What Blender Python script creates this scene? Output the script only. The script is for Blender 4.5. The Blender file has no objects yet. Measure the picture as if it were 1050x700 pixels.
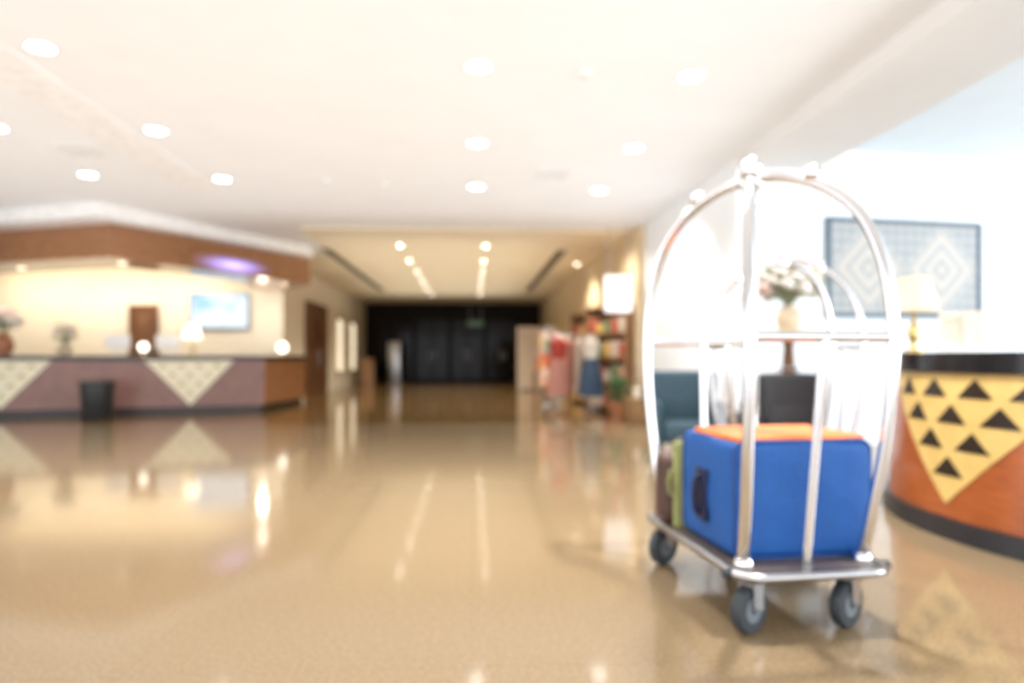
import bpy, bmesh, math, random
from mathutils import Vector, Matrix
random.seed(4)
R = math.radians
PI = math.pi
C = bpy.context.scene.collection
DOF = True

# ------------------------------------------------------------------ materials
def M(name, c, c2=None, rough=.5, metal=0., scale=8., stretch=(1, 1, 1), bump=0., emis=None, es=0., coat=0., detail=4., spec=None):
    m = bpy.data.materials.new(name); m.use_nodes = True
    nt = m.node_tree; b = nt.nodes['Principled BSDF']
    if c2 is None: c2 = tuple(min(1, x * .88) for x in c)
    tc = nt.nodes.new('ShaderNodeTexCoord'); mp = nt.nodes.new('ShaderNodeMapping')
    mp.inputs['Scale'].default_value = stretch
    nz = nt.nodes.new('ShaderNodeTexNoise'); nz.inputs['Scale'].default_value = scale; nz.inputs['Detail'].default_value = detail
    cr = nt.nodes.new('ShaderNodeValToRGB')
    cr.color_ramp.elements[0].color = (*c2, 1); cr.color_ramp.elements[1].color = (*c, 1)
    cr.color_ramp.elements[0].position = .35; cr.color_ramp.elements[1].position = .65
    nt.links.new(tc.outputs['Object'], mp.inputs['Vector']); nt.links.new(mp.outputs[0], nz.inputs['Vector'])
    nt.links.new(nz.outputs[0], cr.inputs[0]); nt.links.new(cr.outputs[0], b.inputs['Base Color'])
    b.inputs['Roughness'].default_value = rough; b.inputs['Metallic'].default_value = metal
    if spec is not None: b.inputs['Specular IOR Level'].default_value = spec
    if coat: b.inputs['Coat Weight'].default_value = coat; b.inputs['Coat Roughness'].default_value = .08
    if bump:
        bp = nt.nodes.new('ShaderNodeBump'); bp.inputs['Strength'].default_value = bump; bp.inputs['Distance'].default_value = .01
        nt.links.new(nz.outputs[0], bp.inputs['Height']); nt.links.new(bp.outputs[0], b.inputs['Normal'])
    if emis:
        b.inputs['Emission Color'].default_value = (*emis, 1); b.inputs['Emission Strength'].default_value = es
    return m

def floor_mat(name, c, c2, rough, tile=1.2):
    m = M(name, c, c2, rough=rough, scale=60, detail=7)
    nt = m.node_tree; b = nt.nodes['Principled BSDF']
    cr = [n for n in nt.nodes if n.type == 'VALTORGB'][0]; tc = [n for n in nt.nodes if n.type == 'TEX_COORD'][0]
    br = nt.nodes.new('ShaderNodeTexBrick'); br.offset = 0
    br.inputs['Scale'].default_value = 1; br.inputs['Brick Width'].default_value = tile; br.inputs['Row Height'].default_value = tile
    br.inputs['Mortar Size'].default_value = .003
    br.inputs['Color1'].default_value = (1, 1, 1, 1); br.inputs['Color2'].default_value = (.975, .975, .975, 1); br.inputs['Mortar'].default_value = (.9, .9, .9, 1)
    mx = nt.nodes.new('ShaderNodeMix'); mx.data_type = 'RGBA'; mx.blend_type = 'MULTIPLY'; mx.inputs[0].default_value = 1
    nt.links.new(tc.outputs['Object'], br.inputs['Vector'])
    nt.links.new(cr.outputs[0], mx.inputs[6]); nt.links.new(br.outputs[0], mx.inputs[7]); nt.links.new(mx.outputs[2], b.inputs['Base Color'])
    b.inputs['IOR'].default_value = 1.42
    return m

mt = {}
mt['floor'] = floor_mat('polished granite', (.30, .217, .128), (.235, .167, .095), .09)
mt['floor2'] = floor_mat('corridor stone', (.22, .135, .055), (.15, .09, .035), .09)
mt['ceil'] = M('ceiling paint', (.88, .90, .92), (.86, .88, .90), rough=.8, scale=2)
mt['ceil2'] = M('corridor ceiling paint', (.88, .80, .64), (.85, .77, .61), rough=.8, scale=2)
mt['ceilr'] = M('side ceiling paint', (.74, .83, .90), (.72, .81, .88), rough=.8, scale=2)
mt['beam'] = M('beam paint', (.80, .80, .80), (.78, .78, .78), rough=.8, scale=2)
mt['wwall'] = M('white wall paint', (.88, .92, .95), (.86, .90, .94), rough=.7, scale=2)
mt['cream'] = M('cream wall paint', (.82, .77, .66), (.78, .73, .62), rough=.7, scale=2)
mt['shopwall'] = M('shop wall paint', (.72, .58, .38), (.66, .53, .34), rough=.7, scale=2)
mt['dark'] = M('dark wall', (.012, .008, .007), rough=.6, spec=.15)
mt['glass'] = M('dark glass', (.008, .006, .007), rough=.12, spec=.12)
mt['white'] = M('white plastic', (.86, .86, .86), rough=.45)
mt['crown'] = M('crown plaster', (.93, .93, .93), rough=.7)
mt['chrome'] = M('chrome', (.82, .83, .86), (.76, .77, .80), rough=.13, metal=1, scale=3)
mt['steel'] = M('brushed steel', (.48, .48, .49), rough=.3, metal=1)
mt['bezel'] = M('grey screen bezel', (.22, .26, .32), rough=.4)
mt['slot'] = M('dark vent slot', (.10, .085, .07), rough=.7)
mt['brass'] = M('brass', (.75, .55, .25), rough=.25, metal=1)
mt['rubber'] = M('rubber', (.035, .045, .055), rough=.55)
mt['hub'] = M('grey wheel hub', (.16, .19, .22), rough=.4)
mt['black'] = M('black lacquer', (.012, .012, .014), rough=.15, spec=.4)
mt['plinth'] = M('dark plinth', (.02, .02, .025), rough=.35)
mt['deskwood'] = M('red brown wood', (.35, .09, .02), (.26, .062, .015), rough=.28, scale=6, stretch=(1, 1, 8), coat=.15)
mt['canwood'] = M('canopy wood', (.36, .17, .08), (.28, .125, .055), rough=.25, scale=4, stretch=(1, 1, 8), coat=.4)
mt['counterfront'] = M('mauve brown laminate', (.28, .145, .12), (.235, .12, .10), rough=.3, scale=4)
mt['gold'] = M('gold inlay', (.62, .43, .15), (.54, .37, .12), rough=.4)
mt['palegold'] = M('pale gold inlay', (.93, .87, .66), (.88, .82, .60), rough=.35)
mt['inkdark'] = M('black inlay', (.02, .012, .008), rough=.3)
mt['inkdim'] = M('brown inlay', (.60, .50, .28), rough=.3)
mt['doorwood'] = M('door wood', (.18, .075, .026), (.12, .05, .018), rough=.4, scale=4, stretch=(4, 4, .6))
mt['deckwood'] = M('grey brown deck laminate', (.13, .10, .08), (.09, .07, .058), rough=.4, scale=5, stretch=(8, 1, 1))
mt['blue'] = M('blue fabric', (.008, .10, .39), (.006, .084, .33), rough=.65, scale=60, bump=.15)
mt['bluedark'] = M('blue piping', (.006, .06, .26), rough=.5)
mt['navy'] = M('navy rubber', (.006, .012, .06), rough=.5)
mt['orange'] = M('orange fabric', (.88, .22, .055), (.78, .175, .04), rough=.6, scale=40)
mt['lime'] = M('lime fabric', (.36, .38, .14), (.30, .32, .11), rough=.6)
mt['brownbag'] = M('brown leather', (.10, .05, .038), (.068, .033, .027), rough=.5, scale=20, bump=.2)
mt['charcoal'] = M('charcoal fabric', (.025, .025, .03), rough=.6)
mt['teal'] = M('teal upholstery', (.035, .075, .10), (.025, .06, .085), rough=.7, scale=30)
mt['frame'] = M('blue grey frame', (.10, .15, .19), rough=.5)
mt['shade'] = M('lamp shade', (.66, .55, .38), rough=.7, emis=(1, .84, .58), es=.15)
mt['shadeglow'] = M('glowing lamp shade', (.9, .82, .66), rough=.7, emis=(1, .88, .66), es=1.6)
mt['glow'] = M('glowing globe', (1, .95, .85), rough=.4, emis=(1, .92, .78), es=2.2)
mt['lens'] = M('downlight lens', (1, 1, 1), rough=.4, emis=(1, .97, .92), es=10)
mt['lensw'] = M('warm downlight lens', (1, 1, 1), rough=.4, emis=(1, .92, .78), es=15)
mt['lensdim'] = M('dim downlight lens', (1, 1, 1), rough=.4, emis=(1, .86, .64), es=2)
mt['panel'] = M('lit panel', (.9, .82, .66), rough=.4, emis=(1, .88, .66), es=.5)
mt['signlit'] = M('lit white sign', (.95, .95, .97), rough=.4, emis=(1, .98, .95), es=.5)
mt['exit'] = M('green sign', (.05, .12, .07), rough=.4, emis=(.35, .5, .30), es=.06)
mt['bin'] = M('black plastic', (.02, .022, .025), rough=.4)
mt['leaf'] = M('leaf green', (.10, .20, .07), (.06, .12, .04), rough=.5)
mt['leafpale'] = M('pale leaf green', (.40, .44, .28), (.34, .38, .23), rough=.5)
mt['petw'] = M('white petals', (.90, .84, .78), rough=.6)
mt['petp'] = M('pink petals', (.82, .62, .55), rough=.6)
mt['pety'] = M('yellow petals', (.88, .78, .56), rough=.6)
mt['ceramic'] = M('cream ceramic', (.66, .54, .38), rough=.4)
mt['terra'] = M('terracotta ceramic', (.42, .17, .08), rough=.4)
mt['paper'] = M('cream paper', (.70, .60, .50), rough=.6)
mt['paper2'] = M('printed paper', (.50, .36, .27), (.70, .60, .50), rough=.6, scale=14)
mt['red'] = M('red cloth', (.48, .05, .035), rough=.7)
mt['pink'] = M('pink cloth', (.56, .25, .19), rough=.7)
mt['wcloth'] = M('white cloth', (.74, .65, .55), rough=.7)
mt['maroon'] = M('maroon cloth', (.22, .06, .05), rough=.7)
mt['denim'] = M('dark blue cloth', (.03, .06, .11), rough=.6)
mt['shelfwood'] = M('shelf wood', (.32, .17, .08), (.24, .125, .055), rough=.5)
mt['box1'] = M('yellow carton', (.66, .42, .14), rough=.6)
mt['box2'] = M('red carton', (.46, .11, .07), rough=.6)
mt['box3'] = M('green carton', (.17, .26, .12), rough=.6)
mt['box4'] = M('white carton', (.64, .55, .45), rough=.6)
mt['box5'] = M('pink carton', (.56, .30, .22), rough=.6)
mt['wicker'] = M('wicker', (.36, .22, .10), (.22, .12, .05), rough=.7, scale=40, bump=.4)

def cards_mat():
    m = bpy.data.materials.new('coloured cards'); m.use_nodes = True
    nt = m.node_tree; b = nt.nodes['Principled BSDF']; N = nt.nodes.new; L = nt.links.new
    tc = N('ShaderNodeTexCoord'); mp = N('ShaderNodeMapping'); mp.inputs['Scale'].default_value = (7, 7, 6)
    wn = N('ShaderNodeTexWhiteNoise'); sn = N('ShaderNodeVectorMath'); sn.operation = 'FLOOR'
    L(tc.outputs['Object'], mp.inputs[0]); L(mp.outputs[0], sn.inputs[0]); L(sn.outputs[0], wn.inputs['Vector'])
    cr = N('ShaderNodeValToRGB'); cr.color_ramp.interpolation = 'CONSTANT'
    cols = [(.75, .68, .6), (.6, .16, .1), (.75, .5, .2), (.3, .36, .3), (.7, .42, .36)]
    for i, c in enumerate(cols):
        el = cr.color_ramp.elements[i] if i < 2 else cr.color_ramp.elements.new(i / 5)
        el.position = i / 5; el.color = (*c, 1)
    L(wn.outputs['Value'], cr.inputs[0]); L(cr.outputs[0], b.inputs['Base Color']); b.inputs['Roughness'].default_value = .5
    return m
mt['cards'] = cards_mat()

def painted_glow_mat():  # canopy wood with a soft violet reflection painted in as emission
    m = M('canopy wood with painted violet glow', (.36, .17, .08), (.28, .125, .055), rough=.3, scale=4, stretch=(1, 1, 8))
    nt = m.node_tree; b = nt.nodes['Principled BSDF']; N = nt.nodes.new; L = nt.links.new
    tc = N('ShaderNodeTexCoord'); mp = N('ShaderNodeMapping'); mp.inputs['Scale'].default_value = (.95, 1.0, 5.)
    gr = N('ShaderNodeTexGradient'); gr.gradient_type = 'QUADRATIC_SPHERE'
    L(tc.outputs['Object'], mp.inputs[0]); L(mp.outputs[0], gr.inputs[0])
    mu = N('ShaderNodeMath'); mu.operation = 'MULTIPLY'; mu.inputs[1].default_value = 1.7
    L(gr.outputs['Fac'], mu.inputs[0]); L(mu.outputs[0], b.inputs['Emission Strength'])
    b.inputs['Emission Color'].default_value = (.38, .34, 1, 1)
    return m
mt['violet'] = painted_glow_mat()

def screen_mat():
    m = bpy.data.materials.new('bright screen'); m.use_nodes = True
    nt = m.node_tree; b = nt.nodes['Principled BSDF']; N = nt.nodes.new; L = nt.links.new
    tc = N('ShaderNodeTexCoord'); nz = N('ShaderNodeTexNoise'); nz.inputs['Scale'].default_value = 1.6; nz.inputs['Detail'].default_value = 1
    cr = N('ShaderNodeValToRGB'); cr.color_ramp.elements[0].color = (.36, .64, .9, 1); cr.color_ramp.elements[1].color = (.80, .90, 1, 1)
    cr.color_ramp.elements[0].position = .36; cr.color_ramp.elements[1].position = .52
    L(tc.outputs['Object'], nz.inputs['Vector']); L(nz.outputs[0], cr.inputs[0])
    L(cr.outputs[0], b.inputs['Emission Color']); b.inputs['Emission Strength'].default_value = .62
    b.inputs['Base Color'].default_value = (.02, .02, .02, 1); b.inputs['Roughness'].default_value = .3
    return m
mt['screen'] = screen_mat()

def textile():
    m = bpy.data.materials.new('woven diamond textile'); m.use_nodes = True
    nt = m.node_tree; b = nt.nodes['Principled BSDF']; N = nt.nodes.new; L = nt.links.new
    tc = N('ShaderNodeTexCoord'); sp = N('ShaderNodeSeparateXYZ'); L(tc.outputs['Object'], sp.inputs[0])
    def ma(op, a, bb=None):
        n = N('ShaderNodeMath'); n.operation = op
        for i, v in enumerate((a, bb)):
            if v is None: continue
            if isinstance(v, (int, float)): n.inputs[i].default_value = v
            else: L(v, n.inputs[i])
        return n.outputs[0]
    X, Z = sp.outputs[0], sp.outputs[2]
    u = ma('ABSOLUTE', ma('SUBTRACT', ma('ABSOLUTE', X), .53))
    v = ma('ABSOLUTE', Z)
    d = ma('ADD', u, ma('MULTIPLY', v, .95))
    ring = ma('ADD', ma('MULTIPLY', ma('SINE', ma('ADD', ma('MULTIPLY', d, 33.), 1.)), .32), .70)  # concentric diamonds inside
    lat = ma('MULTIPLY', ma('MULTIPLY', ma('SINE', ma('MULTIPLY', ma('ADD', X, Z), 24.)), ma('SINE', ma('MULTIPLY', ma('SUBTRACT', X, Z), 24.))), .38)
    lat = ma('ADD', lat, .36)                                                                # small lattice around
    inside = ma('LESS_THAN', d, .56)
    t = ma('ADD', ma('MULTIPLY', ring, inside), ma('MULTIPLY', lat, ma('SUBTRACT', 1., inside)))
    cr = N('ShaderNodeValToRGB'); cr.color_ramp.elements[0].color = (.27, .32, .36, 1); cr.color_ramp.elements[1].color = (.57, .53, .48, 1)
    cr.color_ramp.elements[0].position = .05; cr.color_ramp.elements[1].position = .95
    L(t, cr.inputs[0]); L(cr.outputs[0], b.inputs['Base Color']); b.inputs['Roughness'].default_value = .8
    return m
mt['textile'] = textile()

# ------------------------------------------------------------------ mesh builder
class MB:
    def __init__(s): s.bm = bmesh.new()
    def box(s, c, size, rz=0, bev=0, seg=2, rot=None):
        rm = rot if rot is not None else Matrix.Rotation(rz, 4, 'Z')
        r = bmesh.ops.create_cube(s.bm, size=1, matrix=Matrix.Translation(c) @ rm @ Matrix.Diagonal((*size, 1)))
        if bev:
            es = list({e for v in r['verts'] for e in v.link_edges})
            bmesh.ops.bevel(s.bm, geom=es, offset=bev, segments=seg, affect='EDGES', profile=.5)
        return s
    def soft(s, amt=.008, seed=0, zmin=.01):
        # cloth-like bulges on a boxy bag; the underside stays flat
        bm = s.bm
        bmesh.ops.subdivide_edges(bm, edges=[e for e in bm.edges if e.calc_length() > .1], cuts=7, use_grid_fill=True)
        bm.normal_update()
        lo = Vector([min(v.co[i] for v in bm.verts) for i in range(3)]); hi = Vector([max(v.co[i] for v in bm.verts) for i in range(3)])
        mv = []
        for v in bm.verts:
            q = [(v.co[i] - lo[i]) / (hi[i] - lo[i]) * 2 - 1 for i in range(3)]
            bulge = 1
            for i in range(3):
                if abs(v.normal[i]) < .6: bulge *= max(0, 1 - q[i] * q[i])
            wv = math.sin(q[0] * 5 + q[2] * 3 + seed) * math.sin(q[1] * 4 - q[2] * 5 + seed * 2)
            mv.append(v.normal * (amt * bulge * (.6 + .7 * wv)) if v.normal.z > -.5 else Vector())
        for v, m_ in zip(bm.verts, mv): v.co += m_
        return s
    def cyl(s, p0, p1, r0, r1=None, n=20):
        p0, p1 = Vector(p0), Vector(p1); d = p1 - p0
        q = d.to_track_quat('Z', 'Y').to_matrix().to_4x4()
        bmesh.ops.create_cone(s.bm, cap_ends=True, segments=n, radius1=r0, radius2=r0 if r1 is None else r1, depth=d.length,
                              matrix=Matrix.Translation((p0 + p1) / 2) @ q)
        return s
    def ball(s, c, r, u=20, v=12):
        if not hasattr(r, '__len__'): r = (r, r, r)
        bmesh.ops.create_uvsphere(s.bm, u_segments=u, v_segments=v, radius=1, matrix=Matrix.Translation(c) @ Matrix.Diagonal((*r, 1)))
        return s
    def lathe(s, prof, c=(0, 0, 0), n=28):
        rings = []
        for r, z in prof:
            rings.append([s.bm.verts.new((c[0] + r * math.cos(2 * PI * i / n), c[1] + r * math.sin(2 * PI * i / n), c[2] + z)) for i in range(n)])
        for a, b in zip(rings, rings[1:]):
            for i in range(n): s.bm.faces.new((a[i], a[(i + 1) % n], b[(i + 1) % n], b[i]))
        s.bm.faces.new(list(reversed(rings[0]))); s.bm.faces.new(rings[-1])
        return s
    def tube(s, path, r, n=12, closed=False):
        P = [Vector(p) for p in path]; k = len(P); rings = []; nrm = None
        for i in range(k):
            if closed: t = (P[(i + 1) % k] - P[i - 1]).normalized()
            else: t = (P[min(i + 1, k - 1)] - P[max(i - 1, 0)]).normalized()
            if nrm is None:
                nrm = t.orthogonal().normalized()
            nrm = (nrm - t * nrm.dot(t)).normalized(); b = t.cross(nrm)
            rr = r[i] if hasattr(r, '__len__') else r
            rings.append([s.bm.verts.new(P[i] + (nrm * math.cos(2 * PI * j / n) + b * math.sin(2 * PI * j / n)) * rr) for j in range(n)])
        for i in range(k if closed else k - 1):
            a, b = rings[i], rings[(i + 1) % k]
            for j in range(n): s.bm.faces.new((a[j], a[(j + 1) % n], b[(j + 1) % n], b[j]))
        if not closed:
            s.bm.faces.new(list(reversed(rings[0]))); s.bm.faces.new(rings[-1])
        return s
    def prism(s, poly, z0, z1):
        a = [s.bm.verts.new((x, y, z0)) for x, y in poly]; b = [s.bm.verts.new((x, y, z1)) for x, y in poly]; n = len(poly)
        s.bm.faces.new(list(reversed(a))); s.bm.faces.new(b)
        for i in range(n): s.bm.faces.new((a[i], a[(i + 1) % n], b[(i + 1) % n], b[i]))
        return s
    def tri(s, fn, p, n=4):
        g = {}
        for i in range(n + 1):
            for j in range(n + 1 - i):
                k = n - i - j
                q = [(p[0][a] * i + p[1][a] * j + p[2][a] * k) / n for a in (0, 1)]
                g[i, j] = s.bm.verts.new(fn(*q))
        for i in range(n):
            for j in range(n - i):
                s.bm.faces.new((g[i, j], g[i + 1, j], g[i, j + 1]))
                if i + j < n - 1: s.bm.faces.new((g[i + 1, j], g[i + 1, j + 1], g[i, j + 1]))
        return s
    def arc(s, c, ro0, ro1, ri, a0, a1, z0, z1, n=56):
        cols = []
        for i in range(n + 1):
            a = a0 + (a1 - a0) * i / n; ca, sa = math.cos(a), math.sin(a)
            cols.append([s.bm.verts.new((c[0] + r * ca, c[1] + r * sa, z)) for r, z in ((ro0, z0), (ro1, z1), (ri, z1), (ri, z0))])
        for p, q in zip(cols, cols[1:]):
            for j in range(4): s.bm.faces.new((p[j], q[j], q[(j + 1) % 4], p[(j + 1) % 4]))
        s.bm.faces.new(cols[0]); s.bm.faces.new(list(reversed(cols[-1])))
        return s
    def build(s, name, mat, parent=None, recalc=True):
        bm = s.bm
        if recalc: bmesh.ops.recalc_face_normals(bm, faces=bm.faces[:])
        for f in bm.faces: f.smooth = True
        for e in bm.edges:
            if len(e.link_faces) == 2 and e.calc_face_angle(0) > R(38): e.smooth = False
        me = bpy.data.meshes.new(name); bm.to_mesh(me); bm.free()
        me.materials.append(mat)
        o = bpy.data.objects.new(name, me); C.objects.link(o)
        if parent: o.parent = parent
        return o

def thing(name, label, cat, loc=(0, 0, 0), rz=0, group=None):
    o = bpy.data.objects.new(name, None); C.objects.link(o); o.empty_display_size = .1
    o.location = loc; o.rotation_euler = (0, 0, rz); o['label'] = label; o['category'] = cat
    if group: o['group'] = group
    return o
def struct(name, mb, m, parent=None):
    o = mb.build(name, m, parent); o['kind'] = 'structure'; return o
def dup(root, loc, rz, label):
    r = root.copy(); C.objects.link(r); r.location = loc; r.rotation_euler = (0, 0, rz); r['label'] = label
    for ch in list(root.children):
        c = ch.copy(); C.objects.link(c); c.parent = r
        for g in list(ch.children):
            d = g.copy(); C.objects.link(d); d.parent = c
    return r
def light(kind, loc, energy, col, size=.1, target=None, spot=110, sy=None):
    l = bpy.data.lights.new('lamp', kind); l.energy = energy; l.color = col
    if kind == 'AREA':
        l.size = size
        if sy: l.shape = 'RECTANGLE'; l.size_y = sy
    else: l.shadow_soft_size = size
    if kind == 'SPOT': l.spot_size = R(spot); l.spot_blend = .6
    o = bpy.data.objects.new('lamp', l); C.objects.link(o); o.location = loc
    if target: o.rotation_euler = (Vector(target) - Vector(loc)).to_track_quat('-Z', 'Y').to_euler()
    return o
def catmull(P, k=6):
    P = [Vector(p) for p in P]; out = []
    for i in range(len(P) - 1):
        a, b, c, d = P[max(i - 1, 0)], P[i], P[i + 1], P[min(i + 2, len(P) - 1)]
        for j in range(k):
            t = j / k
            out.append(.5 * (2 * b + (c - a) * t + (2 * a - 5 * b + 4 * c - d) * t * t + (3 * b - 3 * c + d - a) * t ** 3))
    out.append(P[-1]); return out
def rrect(w, h, r, n=6):
    out = []
    for cx, cy, a0 in ((w / 2 - r, h / 2 - r, 0), (-w / 2 + r, h / 2 - r, 90), (-w / 2 + r, -h / 2 + r, 180), (w / 2 - r, -h / 2 + r, 270)):
        for i in range(n + 1):
            a = R(a0 + 90 * i / n); out.append((cx + r * math.cos(a), cy + r * math.sin(a)))
    return out

# ------------------------------------------------------------------ setting
HC, HK = 3.5, 3.465
struct('floor', MB().box((-1.2, 3.5, -.05), (23, 15.6, .1)), mt['floor'])
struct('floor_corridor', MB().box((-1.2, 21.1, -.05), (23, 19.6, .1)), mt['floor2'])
struct('ceiling', MB().box((-4.61, 6.9, HC + .05), (15.58, 21.2, .1)), mt['ceil'])
struct('ceiling_corridor', MB().prism([(-3.2, 12.8), (3.04, 12.8), (3.04, 30.3), (-4.67, 30.3), (-4.67, 17.2), (-3.2, 16)], HK, HC - .002), mt['ceil2'])
struct('ceiling_side', MB().box((7.1, 2.6, 3.70), (5.9, 13.2, .1)), mt['ceilr'])
struct('trim_1', MB().box((3.665, 2.2, 3.50), (.97, 11.6, .3)), mt['beam'])          # bulkhead
struct('trim_2', MB().box((-3.85, 5.4, HC - .008), (.5, 9.6, .016)), mt['crown'])    # ceiling band
wdir = math.atan(.14)
def wy(x): return 7.88 + .14 * (x - 2.15)
struct('wall_right', MB().prism([(3.18, wy(3.18)), (10, wy(10)), (10, wy(10) + .2), (3.18, wy(3.18) + .2)], 0, 3.66), mt['wwall'])
struct('wall_side', MB().box((3.26, 10.32, 1.75), (.16, 4.2, 3.5)), mt['wwall'])
struct('wall_corridor_right', MB().box((3.12, 21.35, 1.75), (.16, 17.9, 3.5)), mt['shopwall'])
struct('wall_corridor_left', MB().box((-4.75, 23.75, 1.75), (.16, 13.1, 3.5)), mt['cream'])
struct('wall_reception', MB().box((-8.53, 17.28, 1.75), (7.4, .16, 3.5)), mt['cream'])
struct('wall_left', MB().box((-12.3, 12.6, 1.75), (.16, 9.4, 3.5)), mt['cream'])
struct('wall_back', MB().box((-.8, 30.4, 1.75), (8, .16, 3.5)), mt['dark'])
bb = struct('baseboard_right', MB().box((0, -.008, .06), (6.6, .016, .12)), mt['crown'])
bb.location = (6.5, wy(6.5) - .002, 0); bb.rotation_euler = (0, 0, wdir)
crown = [(-12.2, 13.2), (-8.25, 11.85), (-5.8, 10.95), (-3.48, 15.2), (-4.5, 17.1), (-12.2, 17.1)]
struct('trim_3', MB().prism(crown, 3.285, HC - .002), mt['crown'])

def door(name, w, h, loc, rz, m, frame_m, leaf=2):
    o = struct(name, MB().box((0, 0, h / 2), (w, .05, h)), m); o.location = loc; o.rotation_euler = (0, 0, rz)
    f = MB()
    for sx in (-1, 1): f.box((sx * (w / 2 + .04), -.01, h / 2 + .04), (.08, .09, h + .08))
    f.box((0, -.01, h + .04), (w, .09, .08))
    f.build('door_frame', frame_m, o)
    if leaf == 2: MB().box((0, -.028, h / 2), (.02, .01, h)).build('door_gap', mt['dark'], o)
    for sx in ((-1, 1) if leaf == 2 else (1,)):
        hx = sx * .12 if leaf == 2 else w / 2 - .1
        MB().tube([(hx, -.03, 1.3), (hx, -.08, 1.28), (hx, -.08, .82), (hx, -.03, .8)], .014).build('door_handle', mt['steel'], o)
    for sx in ((-1, 1) if leaf == 2 else (0,)):
        pw = w / 2 - .3 if leaf == 2 else w - .28
        for z0, z1 in ((.2, h * .45), (h * .52, h - .2)):
            MB().box((sx * w / 4, -.03, (z0 + z1) / 2), (pw, .012, z1 - z0), bev=.005).build('door_panel', m, o)
    return o
door('door_1', 2.5, 2.6, (-4.635, 20.7, 0), R(90), mt['doorwood'], mt['doorwood'])
door('door_2', .52, 2.28, (-8.0, 17.17, 0), 0, mt['doorwood'], mt['doorwood'], leaf=1)
for i, x in enumerate((-3.3, -1.75, -.2, 1.35)):
    o = struct('door_%d' % (i + 3), MB().box((0, 0, 1.4), (1.45, .05, 2.76)), mt['glass']); o.location = (x, 30.25, .02)
    f = MB()
    for sx in (-1, 0, 1): f.box((sx * .72, -.03, 1.4), (.05, .06, 2.78))
    f.box((0, -.03, 2.78), (1.49, .06, .06)); f.box((0, -.03, .04), (1.49, .06, .08)); f.box((0, -.03, 2.15), (1.4, .05, .05))
    f.build('door_frame', mt['dark'], o)
    for sx in (-1, 1): MB().cyl((sx * .1, -.08, .9), (sx * .1, -.08, 1.4), .018).build('door_handle', mt['steel'], o)
e = thing('exit_sign', 'small dim green sign hanging over the dark glass entrance', 'sign', (.15, 30.08, 2.45))
MB().box((0, 0, .12), (.7, .06, .24), bev=.01).build('sign_face', mt['exit'], e)
for s in (-1, 1): MB().cyl((s * .25, 0, .24), (s * .25, 0, HK - 2.451), .012).build('hanger_rod', mt['steel'], e)

# ------------------------------------------------------------------ downlights
def make_dl(label, warm, loc, s=1.):
    t = thing('downlight', label, 'ceiling light', loc, 0)
    MB().lathe([(.118 * s, 0), (.118 * s, -.008), (.10 * s, -.014), (.096 * s, -.012), (.096 * s, 0)]).build('rim', mt['white'], t)
    MB().lathe([(.095 * s, -.001), (.095 * s, -.009), (.06 * s, -.012)]).build('lens', mt['lensw' if warm else 'lens'], t)
    return t
rows = [('left', [(-3.34, 5.5), (-3.35, 7.45), (-3.37, 9.43)]), ('middle', [(.05, 5.65), (.06, 7.68), (.06, 9.65)]),
        ('right', [(1.87, 5.74), (1.86, 7.76), (1.83, 9.75)]), ('far left', [(-4.98, 7.45), (-5.05, 9.30)])]
ordn = ['first', 'second', 'third', 'fourth', 'fifth', 'sixth', 'seventh', 'eighth']
proto = None
for rn, pts in rows:
    for i, (x, y) in enumerate(pts):
        lab = 'round white recessed downlight in lobby ceiling, %s row, %s from the camera' % (rn, ordn[i])
        if proto is None:
            proto = make_dl(lab, False, (x, y, HC - .001)); proto['group'] = 'lobby ceiling downlights'
        else: dup(proto, (x, y, HC - .001), 0, lab)
        if i < 2: light('SPOT', (x, y, HC - .05), 85, (1, .98, .95), .09, (x, y, 0), 130)
for x, y, e_ in ((1.6, 3.2, 240), (.05, 3.6, 110), (-3.3, 3.5, 110)):      # the rows go on above the camera
    light('SPOT', (x, y, HC - .05), e_, (1, .98, .95), .09, (x, y, 0), 130)
pw = None
for rn, x0, n in (('left', -1.53, 6), ('right', .29, 6)):
    for i in range(n):
        y = 14.6 + i * 2.25
        lab = 'small warm downlight in corridor ceiling, %s row, %s from the lobby' % (rn, ordn[i])
        if pw is None:
            pw = make_dl(lab, True, (x0, y, HK - .001), .58); pw['group'] = 'corridor ceiling downlights'
        else: dup(pw, (x0, y, HK - .001), 0, lab)
        if i % 2 == 0: light('SPOT', (x0, y, HK - .05), 120, (1, .90, .74), .05, (x0, y, 0), 130)
dup(pw, (2.68, 17.3, HK - .001), 0, 'single warm downlight in corridor ceiling above the shop displays')
light('SPOT', (1.9, 12.9, HK - .05), 105, (1, .90, .74), .05, (2.5, 12.9, 0), 140)
light('SPOT', (2.2, 17.0, HK - .05), 130, (1, .90, .74), .05, (2.2, 17.0, 0), 140)
light('SPOT', (1.9, 9.2, 3.0), 85, (.90, .95, 1), .09, (3.18, 10.0, 1.3), 110)     # added spot without a fixture, brightens the white side wall
def vent(loc, label):
    t = thing('ceiling_vent', label, 'vent', loc)
    f = MB()
    for sx in (-1, 1): f.box((sx * .2, 0, -.008), (.03, .43, .016)); f.box((0, sx * .2, -.008), (.37, .03, .016))
    f.build('frame', mt['white'], t)
    s = MB()
    for i in range(7): s.box((0, -.15 + i * .05, -.008), (.37, .03, .014))
    s.build('slat', mt['white'], t)
    return t
vent((1.05, 8.9, HC - .001), 'square ceiling air vent between middle and right downlight rows')
vent((-4.55, 8.2, HC - .001), 'square ceiling air vent at left near the far left downlights')
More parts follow.
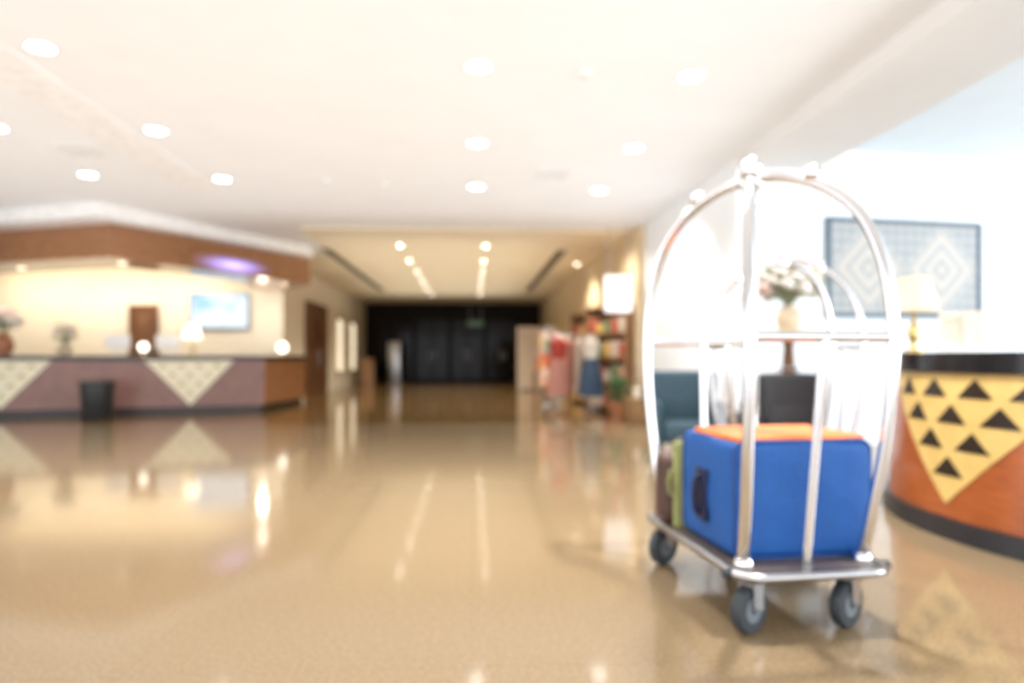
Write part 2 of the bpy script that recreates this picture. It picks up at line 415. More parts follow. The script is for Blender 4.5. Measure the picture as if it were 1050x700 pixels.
def slot(x, label):
    t = thing('linear_vent', label, 'vent', (x, 19.8, HK - .001), 0, 'long dark corridor ceiling vents')
    f = MB()
    for sx in (-1, 1): f.box((sx * .13, 0, -.008), (.03, 9.6, .014)); f.box((0, sx * 4.785, -.008), (.23, .03, .014))
    f.build('frame', mt['ceil2'], t)
    MB().box((0, 0, -.004), (.22, 9.52, .006)).build('grille', mt['slot'], t)
slot(-3.2, 'long dark linear vent along the left side of corridor ceiling')
slot(2.0, 'long dark linear vent along the right side of corridor ceiling')
def detector(loc, label):
    t = thing('smoke_detector', label, 'smoke detector', loc)
    MB().lathe([(.06, 0), (.06, -.015), (.045, -.03), (.02, -.034)]).build('body', mt['white'], t)
    MB().lathe([(.015, -.033), (.015, -.042), (.006, -.046)]).build('sensor', mt['steel'], t)
detector((.95, 5.75, HC - .001), 'small round smoke detector between two front lobby downlights')
detector((-1.2, 9.6, HC - .001), 'small round smoke detector left of the third middle-row downlight')
detector((-2.0, 9.45, HC - .001), 'small round smoke detector right of the third left-row downlight')

# ------------------------------------------------------------------ luggage cart
CART = (1.312, 3.145, 0); CR = R(5.4)
def make_cart(label):
    t = thing('luggage_cart', label, 'luggage cart', CART, CR, 'birdcage luggage carts')
    MB().prism(rrect(.63, 1.08, .09), .217, .255).build('deck', mt['deckwood'], t)
    rr = rrect(.65, 1.10, .10)
    MB().tube([(x, y, .234) for x, y in rr], .019, closed=True).build('edge_trim', mt['steel'], t)
    base = [(.262, .425, .25), (.275, .475, .45), (.295, .532, .75), (.304, .562, 1.05), (.301, .553, 1.30), (.283, .510, 1.52), (.240, .430, 1.70), (.166, .296, 1.832), (.080, .142, 1.905), (.012, .022, 1.925)]
    for sx in (-1, 1):
        for sy in (-1, 1):
            pth = catmull([(x * sx, y * sy, z) for x, y, z in base])
            p = MB().tube(pth, .025, 14).build('post', mt['chrome'], t)
            MB().lathe([(.041, .256), (.041, .268), (.030, .285)], (.263 * sx, .43 * sy, 0)).build('post_collar', mt['chrome'], p)
            MB().ball((.148 * sx, .266 * sy, 1.888), .040).build('post_knob', mt['chrome'], p)
    for sy in (-1, 1):
        MB().cyl((-.30, .558 * sy, 1.17), (.30, .558 * sy, 1.17), .021).build('rail', mt['chrome'], t)
        MB().cyl((-.015, .47 * sy, .25), (.012, .558 * sy, 1.17), .020).build('centre_bar', mt['chrome'], t)
    MB().lathe([(.058, 1.88), (.068, 1.90), (.06, 1.94), (.032, 1.947), (.028, 1.957)]).ball((0, 0, 1.985), .05).build('finial', mt['chrome'], t)
    for sx in (-1, 1):
        MB().cyl((.325 * sx, -.46, .235), (.350 * sx, -.46, .235), .020).ball((.350 * sx, -.46, .235), .020).build('bumper', mt['rubber'], t)
    for sx in (-1, 1):
        for sy in (-1, 1):
            f = MB().box((0, 0, .209), (.09, .09, .014)).cyl((0, 0, .195), (0, 0, .205), .03)
            for k in (-1, 1): f.box((k * .034, -.045, .143), (.006, .06, .10))
            f.box((0, -.03, .196), (.074, .10, .008))
            f = f.build('caster', mt['steel'], t)
            f.location = (.21 * sx - .004, .455 * sy, 0); f.rotation_euler = (0, 0, R(-62))
            w = MB(); n = 30
            prof = [(.05, -.024), (.088, -.024), (.095, -.014), (.095, .014), (.088, .024), (.05, .024)]
            rings = [[w.bm.verts.new((xx, -.06 + rad * math.cos(2 * PI * i / n), .096 + rad * math.sin(2 * PI * i / n))) for i in range(n)] for rad, xx in prof]
            for a, b in zip(rings, rings[1:] + rings[:1]):
                for i in range(n): w.bm.faces.new((a[i], a[(i + 1) % n], b[(i + 1) % n], b[i]))
            w.build('wheel', mt['rubber'], f)
            MB().cyl((-.026, -.06, .096), (.026, -.06, .096), .05).cyl((-.042, -.06, .096), (.042, -.06, .096), .012).build('wheel_hub', mt['hub'], f)
    return t
cart = make_cart('chrome birdcage luggage cart in front carrying the blue suitcase')
cart2 = dup(cart, (2.72, 5.85, 0), R(84), 'chrome birdcage luggage cart further back in front of the flower stand')

def on_cart(x, y, z=.257, c=CART, a=CR):
    return (c[0] + x * math.cos(a) - y * math.sin(a), c[1] + x * math.sin(a) + y * math.cos(a), z)

t = thing('suitcase', 'large bright blue fabric suitcase with orange top on the front cart', 'suitcase', on_cart(.03, -.125), CR)
MB().box((0, 0, .243), (.62, .53, .486), bev=.04, seg=4).soft(.011, 1).build('body', mt['blue'], t)
MB().box((.0, -.035, .489), (.58, .43, .036), bev=.015, seg=3).soft(.010, 2).build('top_panel', mt['orange'], t)
for sy in (-1, 1):
    MB().tube([(x, .254 * sy, z + .243) for x, z in rrect(.614, .480, .048)], .007, 8, True).build('piping', mt['bluedark'], t)
MB().box((-.323, 0.02, .22), (.022, .115, .23), bev=.006).build('handle_plate', mt['navy'], t)
MB().tube(catmull([(-.331, .02, .14), (-.353, .02, .155), (-.359, .02, .22), (-.353, .02, .285), (-.331, .02, .30)]), .013).build('handle', mt['navy'], t)
t = thing('folder_case', 'thin lime yellow flat case squeezed behind the blue suitcase', 'case', on_cart(-.05, .178), CR)
MB().box((0, 0, .21), (.52, .04, .42), bev=.012, seg=3).build('body', mt['lime'], t)
MB().tube(catmull([(-.265, 0, .28), (-.28, 0, .27), (-.285, 0, .22), (-.28, 0, .17), (-.265, 0, .16)]), .008).build('handle', mt['lime'], t)
t = thing('travel_bag', 'dark brown leather bag at the rear left of the front cart', 'bag', on_cart(-.165, .305), CR)
MB().box((0, 0, .175), (.35, .165, .35), bev=.05, seg=4).soft(.006, 3).build('body', mt['brownbag'], t)
MB().tube(catmull([(-.09, 0, .34), (-.085, 0, .40), (0, 0, .42), (.085, 0, .40), (.09, 0, .34)]), .011).build('handle', mt['brownbag'], t)
MB().tube([(-.16, -.086, .24), (.16, -.086, .24)], .006).build('zipper', mt['brass'], t)
c2, a2 = (2.72, 5.85, 0), R(84)
t = thing('suitcase', 'black upright suitcase standing on the rear cart', 'suitcase', on_cart(.0, -.05, .257, c2, a2), a2 - R(90))
MB().box((0, 0, .345), (.46, .26, .69), bev=.04, seg=4).build('body', mt['charcoal'], t)
MB().tube(catmull([(-.08, 0, .68), (-.075, 0, .73), (0, 0, .74), (.075, 0, .73), (.08, 0, .68)]), .012).build('handle', mt['steel'], t)
MB().box((0, -.135, .25), (.36, .015, .32), bev=.006).build('pocket', mt['charcoal'], t)
t = thing('travel_bag', 'dark grey holdall beside the upright suitcase on the rear cart', 'bag', on_cart(.0, .32, .257, c2, a2), a2 - R(90))
MB().box((0, 0, .17), (.24, .40, .34), bev=.06, seg=4).build('body', mt['charcoal'], t)
MB().tube(catmull([(0, -.1, .32), (0, -.09, .42), (0, 0, .45), (0, .09, .42), (0, .1, .32)]), .012).build('handle', mt['rubber'], t)

# ------------------------------------------------------------------ curved desk on the right
DC = (4.63, 4.05); a0, a1 = R(95), R(265)
desk = thing('concierge_desk', 'curved red brown wooden desk with gold inverted triangle and black top', 'desk', (*DC, 0))
rb, rt = 1.76, 1.70
MB().arc((0, 0), rb, rt, 1.1, a0, a1, .121, .995).build('front_panel', mt['deskwood'], desk)
MB().arc((0, 0), 1.80, 1.79, 1.12, a0, a1, .001, .12).build('plinth', mt['plinth'], desk)
MB().arc((0, 0), 1.735, 1.735, 1.02, a0 - .02, a1 + .02, .996, 1.12).build('desk_top', mt['black'], desk)
def deskfn(off):
    def f(a, z):
        r = rb + (rt - rb) * (z - .12) / .876 + off
        return (r * math.cos(a), r * math.sin(a), z)
    return f
def planefn(P, u, n, off):
    def f(s, z): return (P[0] + u[0] * s + n[0] * off, P[1] + u[1] * s + n[1] * off, z)
    return f
def inlay(fnmk, s0, hw, zt, zb, parent, mg, mb, rows=5, k=.74):
    MB().tri(fnmk(.005), [(s0 - hw, zt), (s0 + hw, zt), (s0, zb)], 20).build('triangle_inlay', mg, parent)
    m = MB(); ch = (zt - zb) / rows; cw = 2 * hw / rows
    for r in range(rows - 1):
        zl, zu = zt - (r + 1) * ch, zt - r * ch
        cnt = rows - 1 - r
        for i in range(cnt):
            cx = s0 + (i - (cnt - 1) / 2) * cw; cz = zl + ch / 3
            pts = [(cx - cw / 2, zl), (cx + cw / 2, zl), (cx, zu)]
            m.tri(fnmk(.010), [(cx + (p - cx) * k, cz + (z - cz) * k) for p, z in pts], 4)
    m.build('triangle_pattern', mb, parent)
inlay(deskfn, R(182), R(-28), .99, .20, desk, mt['gold'], mt['inkdark'], rows=5, k=.74)

def desk_pt(r, deg, z=1.121): return (DC[0] + r * math.cos(R(deg)), DC[1] + r * math.sin(R(deg)), z)
def table_lamp(loc, label, h=.58, rs=.17, sm='shade'):
    t = thing('table_lamp', label, 'lamp', loc)
    MB().lathe([(.075, 0), (.075, .015), (.03, .03), (.022, .06), (.045, .12), (.05, .17), (.03, .22), (.014, .25), (.012, h - .2)]).build('base', mt['brass'], t)
    MB().lathe([(rs, h - .26), (rs * .93, h - .19), (rs * .72, h - .06), (rs * .62, h), (rs * .60, h), (rs * .70, h - .06), (rs * .91, h - .19), (rs * .97, h - .258)]).build('lamp_shade', mt[sm], t)
    MB().ball((0, 0, h - .14), .035).build('bulb', mt['glow'], t)
    return t
table_lamp(desk_pt(1.60, 140), 'cream shaded table lamp on the curved desk at right')
t = thing('brochure_holder', 'cream brochure holder leaning on the curved desk beside the lamp', 'brochure holder', desk_pt(1.3, 150), R(-35))
MB().box((0, .06, .008), (.28, .16, .016), bev=.004).build('base', mt['white'], t)
MB().box((0, .06, .16), (.27, .012, .28), rot=Matrix.Rotation(R(-14), 4, 'X')).build('backing', mt['paper'], t)
MB().box((-.066, .04, .15), (.11, .012, .24), rot=Matrix.Rotation(R(-14), 4, 'X')).build('leaflet', mt['paper2'], t)
MB().box((.066, .04, .15), (.11, .012, .24), rot=Matrix.Rotation(R(-14), 4, 'X')).build('leaflet', mt['paper'], t)
MB().box((0, .0, .03), (.28, .008, .05)).build('front_lip', mt['white'], t)

px_ = 5.46; py_ = wy(px_)
nrm = Vector((math.sin(wdir), -math.cos(wdir), 0))
t = thing('framed_textile', 'large framed grey woven textile with two diamond patterns on the white wall', 'picture', (px_ + nrm.x * .03, py_ + nrm.y * .03, 2.2), wdir)
w, h = 2.26, 1.24
f = MB()
for s in (-1, 1): f.box((s * (w / 2 - .03), 0, 0), (.06, .05, h), bev=.008); f.box((0, 0, s * (h / 2 - .03)), (w - .12, .05, .06))
f.build('frame', mt['frame'], t)
MB().box((0, .008, 0), (w - .11, .02, h - .11)).build('textile', mt['textile'], t)

def blob(mb, c, r):
    for k in range(9):
        a = k * 2.4; tl = .35 + .4 * (k % 3)
        d = Vector((math.cos(a) * math.sin(tl * 1.6), math.sin(a) * math.sin(tl * 1.6), math.cos(tl * 1.6)))
        mb.ball(Vector(c) + d * r * .6, (r * .5, r * .5, r * .38), 8, 6)
    return mb
def bouquet(t, z0, rx, rz, n, fr, mats, seed, lm='leafpale'):
    rnd = random.Random(seed)
    leaf = MB()
    for i in range(n * 2):
        a = rnd.uniform(0, 2 * PI); e_ = rnd.uniform(-.3, 1.2)
        d = Vector((math.cos(a) * math.cos(e_) * rx, math.sin(a) * math.cos(e_) * rx, math.sin(e_) * rz))
        p = Vector((0, 0, z0 + rz * .45)) + d * rnd.uniform(.6, 1.0)
        q = d.to_track_quat('X', 'Z').to_matrix().to_4x4()
        bmesh.ops.create_uvsphere(leaf.bm, u_segments=8, v_segments=6, radius=1, matrix=Matrix.Translation(p) @ q @ Matrix.Diagonal((fr * 1.4, fr * .5, fr * .12, 1)))
        leaf.tube([(0, 0, z0 - .05), (p * .5 + Vector((0, 0, z0 * .5 + .02))), p], .005, 6)
    leaf.build('foliage', mt[lm], t)
    for i in range(n):
        a = i * 2.39996; e_ = math.asin(min(.98, -.2 + 1.18 * (i + .5) / n))
        d = Vector((math.cos(a) * math.cos(e_) * rx, math.sin(a) * math.cos(e_) * rx, math.sin(e_) * rz))
        blob(MB(), Vector((0, 0, z0 + rz * .5)) + d * .95, fr * rnd.uniform(.85, 1.15)).build('flower', mats[i % len(mats)], t)
FP = (3.42, 7.2, 0)
t = thing('pedestal_table', 'tall dark wood round pedestal table under the flower vase', 'table', FP)
MB().lathe([(.24, 0), (.24, .03), (.10, .07), (.06, .12), (.05, .5), (.075, .9), (.05, 1.2), (.08, 1.31), (.10, 1.33)]).build('pedestal', mt['doorwood'], t)
MB().lathe([(.27, 1.331), (.285, 1.345), (.285, 1.365), (.275, 1.375)]).build('table_top', mt['ceramic'], t)
t = thing('flower_vase', 'cream vase of cream, yellow and pink flowers on the tall pedestal table', 'flowers', (FP[0], FP[1], 1.376))
MB().lathe([(.08, 0), (.10, .02), (.13, .12), (.12, .19), (.08, .235), (.095, .26), (.085, .26), (.07, .235)]).build('vase', mt['ceramic'], t)
bouquet(t, .30, .30, .30, 34, .08, [mt['petw'], mt['petp'], mt['petw'], mt['pety'], mt['petp']], 3)

t = thing('armchair', 'dark teal upholstered armchair standing behind the front luggage cart', 'armchair', (2.22, 6.98, 0), R(-10))
MB().box((0, -.03, .33), (.52, .56, .2), bev=.05, seg=4).build('seat', mt['teal'], t)
MB().box((0, .29, .55), (.70, .16, .78), bev=.05, seg=4).build('backrest', mt['teal'], t)
for s in (-1, 1):
    MB().box((s * .315, -.05, .41), (.11, .55, .46), bev=.04, seg=4).build('armrest', mt['teal'], t)
    for yy in (-.27, .30): MB().cyl((s * .29, yy, 0), (s * .29, yy, .19), .018, .026).build('leg', mt['doorwood'], t)

# ------------------------------------------------------------------ reception
A, B, Cc = Vector((-12, 11.795)), Vector((-4.21, 14.07)), Vector((-4.05, 16.75))
u = (B - A).normalized(); nf = Vector((u.y, -u.x))
v2 = (Cc - B).normalized(); nv2 = Vector((v2.y, -v2.x))
rc = thing('reception_counter', 'long mauve brown reception counter with black top and pale gold triangles', 'counter', (0, 0, 0))
def ell(o, i):
    def inter(off):
        p1, p2 = A + nf * off, B + nv2 * off
        den = u.x * v2.y - u.y * v2.x; dd = p2 - p1
        return p1 + u * ((dd.x * v2.y - dd.y * v2.x) / den)
    return [tuple(A + nf * o), tuple(inter(o)), tuple(Cc + nv2 * o), tuple(Cc - nv2 * i), tuple(inter(-i)), tuple(A - nf * i)]
MB().prism(ell(0, .66), .121, 1.04).build('front_panel', mt['counterfront'], rc)
MB().prism(ell(-.06, .62), .001, .12).build('plinth', mt['plinth'], rc)
MB().prism(ell(.06, .70), 1.041, 1.12).build('counter_top', mt['black'], rc)
ec = (B + Cc) / 2 + nv2 * .011
MB().box((ec.x, ec.y, .58), ((Cc - B).length - .02, .02, .90), math.atan2(v2.y, v2.x)).build('end_panel', mt['canwood'], rc)
for X in (-5.50, -8.49):
    P = (X, 15.295 + .2917 * X)
    inlay(lambda off, P=P: planefn(P, u, nf, off), 0, .80, 1.03, .15, rc, mt['palegold'], mt['inkdim'], k=.5)
def on_counter(px, off=.3):
    xc = (px - 525) / 700; a = R(3.35)
    rr = (xc * math.cos(a) + math.sin(a)) / (math.cos(a) - xc * math.sin(a))
    Y = (15.295 + off * 1.042) / (1 - .2917 * rr)
    return (rr * Y, Y, 1.121)
ua = math.atan2(u.y, u.x)
can = [(-12.2, 13.8), (-8.19, 12.36), (-5.93, 11.54), (-3.62, 15.53), (-4.6, 17.1), (-5.3, 17.1), (-4.95, 15.4), (-6.28, 12.95), (-8.4, 13.72), (-12.2, 15.1)]
cn = thing('reception_canopy', 'angular brown wood canopy hanging over the reception counter', 'canopy', (0, 0, 0))
MB().prism(can, 2.73, 3.284).build('fascia', mt['canwood'], cn)
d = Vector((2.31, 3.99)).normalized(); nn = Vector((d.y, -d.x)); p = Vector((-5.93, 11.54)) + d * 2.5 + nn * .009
gp = MB().box((0, 0, 0), (2.2, .012, .30)).build('painted_violet_glow', mt['violet'], cn)  # violet reflection on the fascia, painted as a glowing sheet; no lamp here
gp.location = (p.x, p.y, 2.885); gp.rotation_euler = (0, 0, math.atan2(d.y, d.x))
for x, y in ((-8.3, 13.1), (-6.1, 12.3), (-4.2, 15.6)):
    MB().lathe([(.06, 2.729), (.06, 2.722), (.04, 2.718)], (x, y, 0)).build('downlight', mt['lensdim'], cn)
    light('SPOT', (x, y, 2.69), 22, (1, .92, .78), .05, (x, y + .4, 0), 140)
for x in (-10.4, -8.6, -6.8):
    light('SPOT', (x, 15.6, 3.24), 42, (1, .88, .70), .05, (x, 16.3, 0), 150)
light('AREA', (-8.6, 16.4, 3.2), 30, (1, .80, .54), 5.5, (-8.6, 17.3, 2.2), sy=.3)
light('POINT', (-4.9, 16.3, 2.3), 12, (1, .90, .72), .05)
t = thing('television', 'bright wall mounted television behind the reception counter', 'television', (-6.18, 17.155, 2.22))
MB().box((0, 0, 0), (1.44, .06, .90), bev=.012).build('bezel', mt['bezel'], t)
MB().box((0, -.033, 0), (1.34, .006, .80)).build('screen', mt['screen'], t)
MB().box((0, .034, 0), (.4, .02, .3)).build('wall_bracket', mt['steel'], t)
t = thing('waste_bin', 'black round waste bin on the floor in front of reception counter', 'bin', (-6.53, 12.32, 0))
MB().lathe([(.23, 0), (.24, .02), (.265, .60), (.275, .61), (.275, .645), (.25, .645), (.24, .60), (.20, .05)]).build('body', mt['bin'], t)
MB().lathe([(.278, .60), (.281, .655), (.268, .672), (.12, .70), (.05, .705)]).build('lid', mt['bin'], t)
def monitor(px, label):
    t = thing('computer_monitor', label, 'monitor', on_counter(px, .4), ua, 'monitors on the reception counter')
    MB().box((0, 0, .01), (.2, .16, .018), bev=.005).build('base', mt['white'], t)
    MB().cyl((0, .02, .019), (0, .02, .2), .02).build('stand', mt['white'], t)
    MB().box((0, 0, .27), (.42, .03, .28), bev=.01).build('screen_back', mt['white'], t)
monitor(121, 'white computer monitor on reception counter, left of the first globe lamp')
monitor(172, 'white computer monitor on reception counter beside the shaded lamp')
def globe(loc, label, r=.11):
    t = thing('globe_lamp', label, 'lamp', loc, 0, 'globe lamps on the reception counter')
    MB().lathe([(.06, 0), (.06, .015), (.02, .03), (.018, .09)]).build('base', mt['brass'], t)
    MB().ball((0, 0, .08 + r), r).build('globe', mt['glow'], t)
globe(on_counter(147, .2), 'small glowing round globe lamp on the reception counter between two monitors', .085)
globe((-4.36, 16.0, 1.121), 'glowing round globe lamp at the far right end of reception counter')
table_lamp(on_counter(197, .25), 'tall shaded table lamp glowing on the reception counter', .60, .17, 'shadeglow')
t = thing('potted_flowers', 'yellow and white flowers in a ceramic pot on reception counter', 'flowers', on_counter(66, .3))
MB().lathe([(.09, 0), (.13, .1), (.14, .18), (.12, .19), (.11, .12)]).build('pot', mt['ceramic'], t)
bouquet(t, .22, .18, .26, 16, .065, [mt['pety'], mt['petw']], 8)
t = thing('tall_vase', 'terracotta vase with pink flowers at the left end of reception counter', 'flowers', on_counter(4, .3))
MB().lathe([(.10, 0), (.16, .14), (.15, .28), (.08, .38), (.10, .42), (.08, .42), (.06, .38)]).build('vase', mt['terra'], t)
bouquet(t, .46, .22, .26, 16, .08, [mt['petw'], mt['petp'], mt['petw']], 9)

# ------------------------------------------------------------------ corridor things
for i, y in enumerate((24.2, 26.8)):
    t = thing('wall_panel', 'illuminated framed panel on left corridor wall, %s the wooden double door' % ('nearest to' if i == 0 else 'farthest from'), 'picture', (-4.64, y, 1.5), R(90), 'lit panels on the corridor wall')
    f = MB()
    for s in (-1, 1): f.box((s * .57, 0, 0), (.06, .06, 1.9)); f.box((0, 0, s * .92), (1.08, .06, .06))
    f.build('frame', mt['brass'], t)
    MB().box((0, .005, 0), (1.08, .03, 1.78)).build('panel', mt['panel'], t)
t = thing('steel_totem', 'slim grey steel totem standing by the dark glass entrance', 'totem', (-3.27, 29.0, 0))
MB().box((0, 0, .02), (.66, .4, .038), bev=.01).build('base', mt['steel'], t)
MB().box((0, 0, .89), (.52, .16, 1.7), bev=.04, seg=3).build('body', mt['steel'], t)
t = thing('floor_sign', 'brown wooden folding floor sign by the left corridor wall', 'sign', (-4.15, 27.3, 0), R(15))
for s in (-1, 1): MB().box((0, s * .14, .52), (.5, .03, 1.06), rot=Matrix.Rotation(R(s * 14), 4, 'X')).build('board', mt['canwood'], t)
t = thing('partition_board', 'freestanding cream board right of the dark entrance', 'partition', (1.9, 22.3, 0))
MB().box((0, 0, 1.06), (.84, .09, 2.04), bev=.015).build('panel', mt['paper'], t)
for s in (-1, 1): MB().box((s * .32, 0, .02), (.09, .45, .038), bev=.008).build('foot', mt['steel'], t)

RX, RY = 2.05, 13.5
t = thing('garment_rack', 'steel garment rail holding coloured clothes outside the corridor shop', 'clothes rack', (RX, RY, 0))
MB().cyl((-.42, 0, 1.52), (.42, 0, 1.52), .016).build('top_rail', mt['steel'], t)
for s in (-1, 1):
    MB().cyl((s * .42, 0, .03), (s * .42, 0, 1.54), .016).build('upright', mt['steel'], t)
    MB().cyl((s * .42, -.25, .017), (s * .42, .25, .017), .016).build('foot', mt['steel'], t)
for i, (mm, cn_) in enumerate((('maroon', 'dark maroon'), ('pink', 'soft pink'), ('wcloth', 'long off white'), ('box1', 'short yellow'))):
    L_ = (1.0, .95, 1.05, .75)[i]
    g = thing('garment', '%s garment hanging on the rail outside the corridor shop' % cn_, 'clothing', (RX - .28 + i * .18, RY, 1.45), R(62), 'garments on the rail')
    m = MB(); prof = [(.05, 0), (.20, -.06), (.22, -.14), (.19, -.3), (.20, -.5), (.25, -L_)]
    rings = []
    for hw, z in prof:
        rings.append([m.bm.verts.new((hw * math.cos(2 * PI * k / 16), (.05 + .01 * math.sin(k * 3)) * math.sin(2 * PI * k / 16), z)) for k in range(16)])
    for p_, q_ in zip(rings, rings[1:]):
        for k in range(16): m.bm.faces.new((p_[k], p_[(k + 1) % 16], q_[(k + 1) % 16], q_[k]))
    m.bm.faces.new(rings[0]); m.bm.faces.new(rings[-1])
    m.build('cloth', mt[mm], g)
    MB().tube(catmull([(0, 0, -.01), (0, 0, .05), (0, .02, .09), (0, 0, .105), (0, -.02, .09)]), .005, 6).build('hanger_hook', mt['steel'], g)
def dress_form(x, y, m1, m2, label):
    t = thing('dress_form', label, 'dress form', (x, y, 0), R(20), 'dress forms outside the shop')
    MB().lathe([(.20, 0), (.20, .02), (.05, .05), (.02, .08)]).build('base', mt['shelfwood'], t)
    MB().cyl((0, 0, .06), (0, 0, .98), .02).build('pole', mt['steel'], t)
    def body(prof, ky):
        b = MB().lathe(prof, n=24)
        for v in b.bm.verts: v.co.y *= ky
        return b
    body([(.10, .90), (.15, .96), (.13, 1.06), (.15, 1.18), (.18, 1.30), (.17, 1.38), (.08, 1.43), (.05, 1.44), (.05, 1.49), (.03, 1.50)], .7).build('torso', mt[m1], t)
    sk = MB(); rings = []
    for r_, z in ((.14, 1.06), (.18, .92), (.21, .70), (.24, .45), (.25, .38)):
        rings.append([sk.bm.verts.new(((r_ + .018 * math.sin(k * PI / 2.) * (1.1 - z)) * math.cos(2 * PI * k / 32), (r_ + .018 * math.sin(k * PI / 2.) * (1.1 - z)) * math.sin(2 * PI * k / 32) * .8, z)) for k in range(32)])
    for p_, q_ in zip(rings, rings[1:]):
        for k in range(32): sk.bm.faces.new((p_[k], p_[(k + 1) % 32], q_[(k + 1) % 32], q_[k]))
    sk.bm.faces.new(rings[0]); sk.bm.faces.new(rings[-1])
    sk.build('skirt', mt[m2], t)
dress_form(1.62, 12.75, 'red', 'pink', 'dress form in a red top and pink skirt outside the shop')
dress_form(2.16, 12.35, 'wcloth', 'denim', 'dress form in a white top and dark blue skirt outside the shop')
t = thing('potted_plant', 'leafy green plant in terracotta pot beside the shop shelf', 'plant', (2.58, 11.9, 0))
MB().lathe([(.14, 0), (.19, .26), (.21, .27), (.21, .31), (.18, .31), (.16, .26)]).build('pot', mt['terra'], t)
lf = MB(); rnd = random.Random(5)
for i in range(60):
    a = rnd.uniform(0, 2 * PI); el = rnd.uniform(.1, 1.4); rr = rnd.uniform(.16, .30)
    dv = Vector((math.cos(a) * math.cos(el), math.sin(a) * math.cos(el), math.sin(el) * 1.2))
    pnt = Vector((0, 0, .36)) + dv * rr; q = dv.to_track_quat('X', 'Z').to_matrix().to_4x4()
    bmesh.ops.create_uvsphere(lf.bm, u_segments=8, v_segments=5, radius=1, matrix=Matrix.Translation(pnt) @ q @ Matrix.Diagonal((.10, .035, .008, 1)))
    lf.tube([(0, 0, .26), pnt], .005, 5)
lf.build('foliage', mt['leaf'], t)
t = thing('wicker_basket', 'brown wicker basket on the floor by the white side wall', 'basket', (2.80, 11.2, 0))
MB().lathe([(.22, 0), (.25, .05), (.28, .38), (.30, .40), (.28, .42), (.255, .38), (.22, .06)]).build('body', mt['wicker'], t)
MB().tube(catmull([(-.27, 0, .38), (-.28, 0, .52), (-.13, 0, .68), (.13, 0, .68), (.28, 0, .52), (.27, 0, .38)]), .014).build('handle', mt['wicker'], t)
for i, (mm, cn_) in enumerate((('red', 'red'), ('box1', 'yellow'), ('wcloth', 'white'), ('box3', 'green'))):
    a = i * PI / 2 + PI / 4
    g = thing('cloth_roll', '%s rolled cloth standing in the wicker basket' % cn_, 'cloth roll', (2.80 + .10 * math.cos(a), 11.2 + .10 * math.sin(a), .062), 0, 'rolled cloths in the basket')
    MB().lathe([(.055, 0), (.06, .01), (.06, .52), (.055, .53), (.03, .525)]).build('roll', mt[mm], g)
    MB().lathe([(.0615, .30), (.0635, .305), (.0635, .335), (.0615, .34)]).build('band', mt['paper'], g)
def spinner(x, y, label):
    t = thing('card_spinner', label, 'card stand', (x, y, 0), R(30), 'card stands by the shop')
    MB().lathe([(.24, 0), (.24, .02), (.05, .05), (.03, .08)]).build('base', mt['steel'], t)
    MB().cyl((0, 0, .06), (0, 0, 1.72), .022).build('pole', mt['steel'], t)
    for k in range(4):
        a = k * PI / 2
        MB().box((.13 * math.cos(a), .13 * math.sin(a), 1.05), (.02, .25, 1.2), a).build('card_panel', mt['cards'], t)
    MB().lathe([(.03, 1.70), (.14, 1.71), (.14, 1.73), (.02, 1.76)]).build('top_cap', mt['steel'], t)
spinner(1.70, 15.2, 'rotating stand of coloured cards left of the garment rail')
spinner(2.62, 18.6, 'rotating stand of coloured cards deep along the corridor shop wall')
nm = {'box1': 'yellow', 'box2': 'red', 'box3': 'green', 'box4': 'white', 'box5': 'pink'}
lvn = ('bottom', 'second', 'third', 'top'); lv = (.10, .58, 1.06, 1.54, 2.08)
def shelf_unit(x, y, rz, wd, nb, label, short):
    t = thing('display_shelf', label, 'shelf', (x, y, 0), rz, 'wooden shop shelves')
    for s in (-1, 1): MB().box((s * wd / 2, 0, 1.05), (.04, .40, 2.1)).build('side_panel', mt['shelfwood'], t)
    MB().box((0, .19, 1.05), (wd - .04, .02, 2.1)).build('back_panel', mt['shelfwood'], t)
    for z in lv: MB().box((0, -.01, z), (wd - .04, .38, .03)).build('shelf', mt['shelfwood'], t)
    ca, sa = math.cos(rz), math.sin(rz)
    for li in range(4):
        for j in range(nb):
            mm = 'box%d' % ((li * 2 + j * 3 + (li * j) % 2) % 5 + 1); hh = rnd.uniform(.2, .36)
            lx = (j + .5) * (wd - .08) / nb - (wd - .08) / 2; ly = -.04
            g = thing('carton', '%s carton, %s from left on %s level of the %s shop shelf' % (nm[mm], ordn[j], lvn[li], short), 'box', (x + lx * ca - ly * sa, y + lx * sa + ly * ca, lv[li] + .016), rz, 'cartons on the shop shelves')
            bw = (wd - .08) / nb * .78
            MB().box((0, 0, hh / 2), (bw, .24, hh), bev=.008).build('body', mt[mm], g)
            MB().box((0, 0, hh + .004), (bw + .01, .25, .012), bev=.003).build('lid', mt['paper'], g)
shelf_unit(2.79, 13.4, R(-70), 1.5, 5, 'brown wooden shop shelf of coloured cartons nearest the lobby', 'nearer')
shelf_unit(2.76, 15.5, R(-75), 1.6, 4, 'brown wooden shop shelf of cartons further down the corridor', 'farther')
t = thing('display_table', 'small wooden display table with jars further along the shop front', 'table', (2.0, 17.2, 0))
MB().box((0, 0, .74), (.9, .5, .04), bev=.008).build('table_top', mt['shelfwood'], t)
for sx in (-1, 1):
    for sy in (-1, 1): MB().box((sx * .41, sy * .21, .36), (.05, .05, .719)).build('leg', mt['shelfwood'], t)
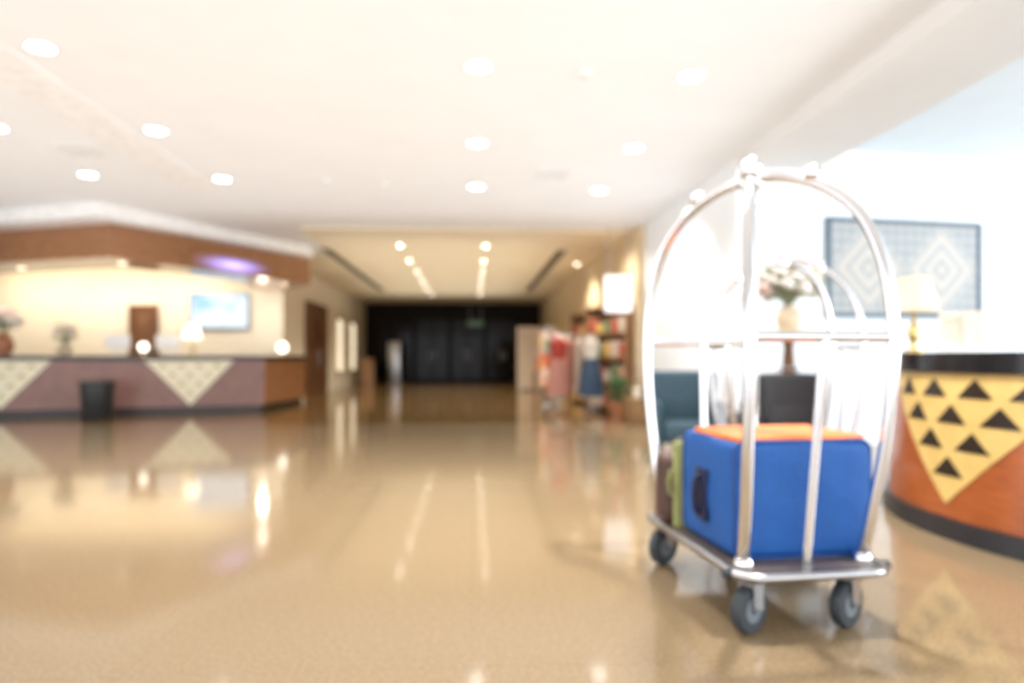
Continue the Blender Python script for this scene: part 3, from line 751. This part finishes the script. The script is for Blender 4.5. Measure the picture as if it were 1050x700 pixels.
for i, (mm, cn_) in enumerate((('box2', 'red'), ('box1', 'yellow'), ('box5', 'pink'), ('box3', 'green'))):
    g = thing('jar', '%s rounded jar on the small wooden display table' % cn_, 'jar', (2.0 - .33 + i * .22, 17.15, .761), 0, 'jars on the display table')
    MB().lathe([(.05, 0), (.09, .08), (.09, .2), (.05, .27), (.05, .29)]).build('body', mt[mm], g)
    MB().lathe([(.06, .291), (.06, .315), (.02, .33), (.015, .35)]).build('lid', mt['brass'], g)
t = thing('hanging_sign', 'blank lit white sign hanging from the corridor ceiling above the shop', 'sign', (2.70, 12.5, 1.92))
MB().box((0, 0, .34), (.5, .05, .68), bev=.012).build('sign_panel', mt['signlit'], t)
for s in (-1, 1): MB().cyl((s * .18, 0, .68), (s * .18, 0, HC - 1.921), .01).build('hanger_rod', mt['steel'], t)

# ------------------------------------------------------------------ light
light('AREA', (8.2, 1.0, 2.0), 205, (.84, .93, 1), 4.5, (5.6, 8.3, 1.9), sy=2.6)
light('AREA', (-2.6, 6.2, 2.45), 104, (1, .97, .97), 11, (-2.6, 6.2, 4), sy=12)      # added unseen fill in mid-air, brightens the lobby ceiling
light('AREA', (-.8, 20, 2.5), 66, (1, .93, .78), 5, (-.8, 20, 4), sy=13)            # same added unseen fill for the corridor ceiling
w = bpy.data.worlds.new('world'); bpy.context.scene.world = w; w.use_nodes = True
w.node_tree.nodes['Background'].inputs[0].default_value = (.95, .97, 1, 1)
w.node_tree.nodes['Background'].inputs[1].default_value = 1.6

# ------------------------------------------------------------------ camera
cd = bpy.data.cameras.new('camera'); cam = bpy.data.objects.new('camera', cd); C.objects.link(cam)
cam.location = (0, 0, 1.09); cam.rotation_euler = (R(90), 0, R(-3.35))
cd.sensor_width = 36; cd.lens = 24; cd.shift_y = 16 / 1050; cd.clip_end = 200
if DOF:
    cd.dof.use_dof = True; cd.dof.focus_distance = 1.15; cd.dof.aperture_fstop = 1.4
bpy.context.scene.camera = cam
vs = bpy.context.scene.view_settings
vs.view_transform = 'Standard'; vs.look = 'None'; vs.exposure = .95
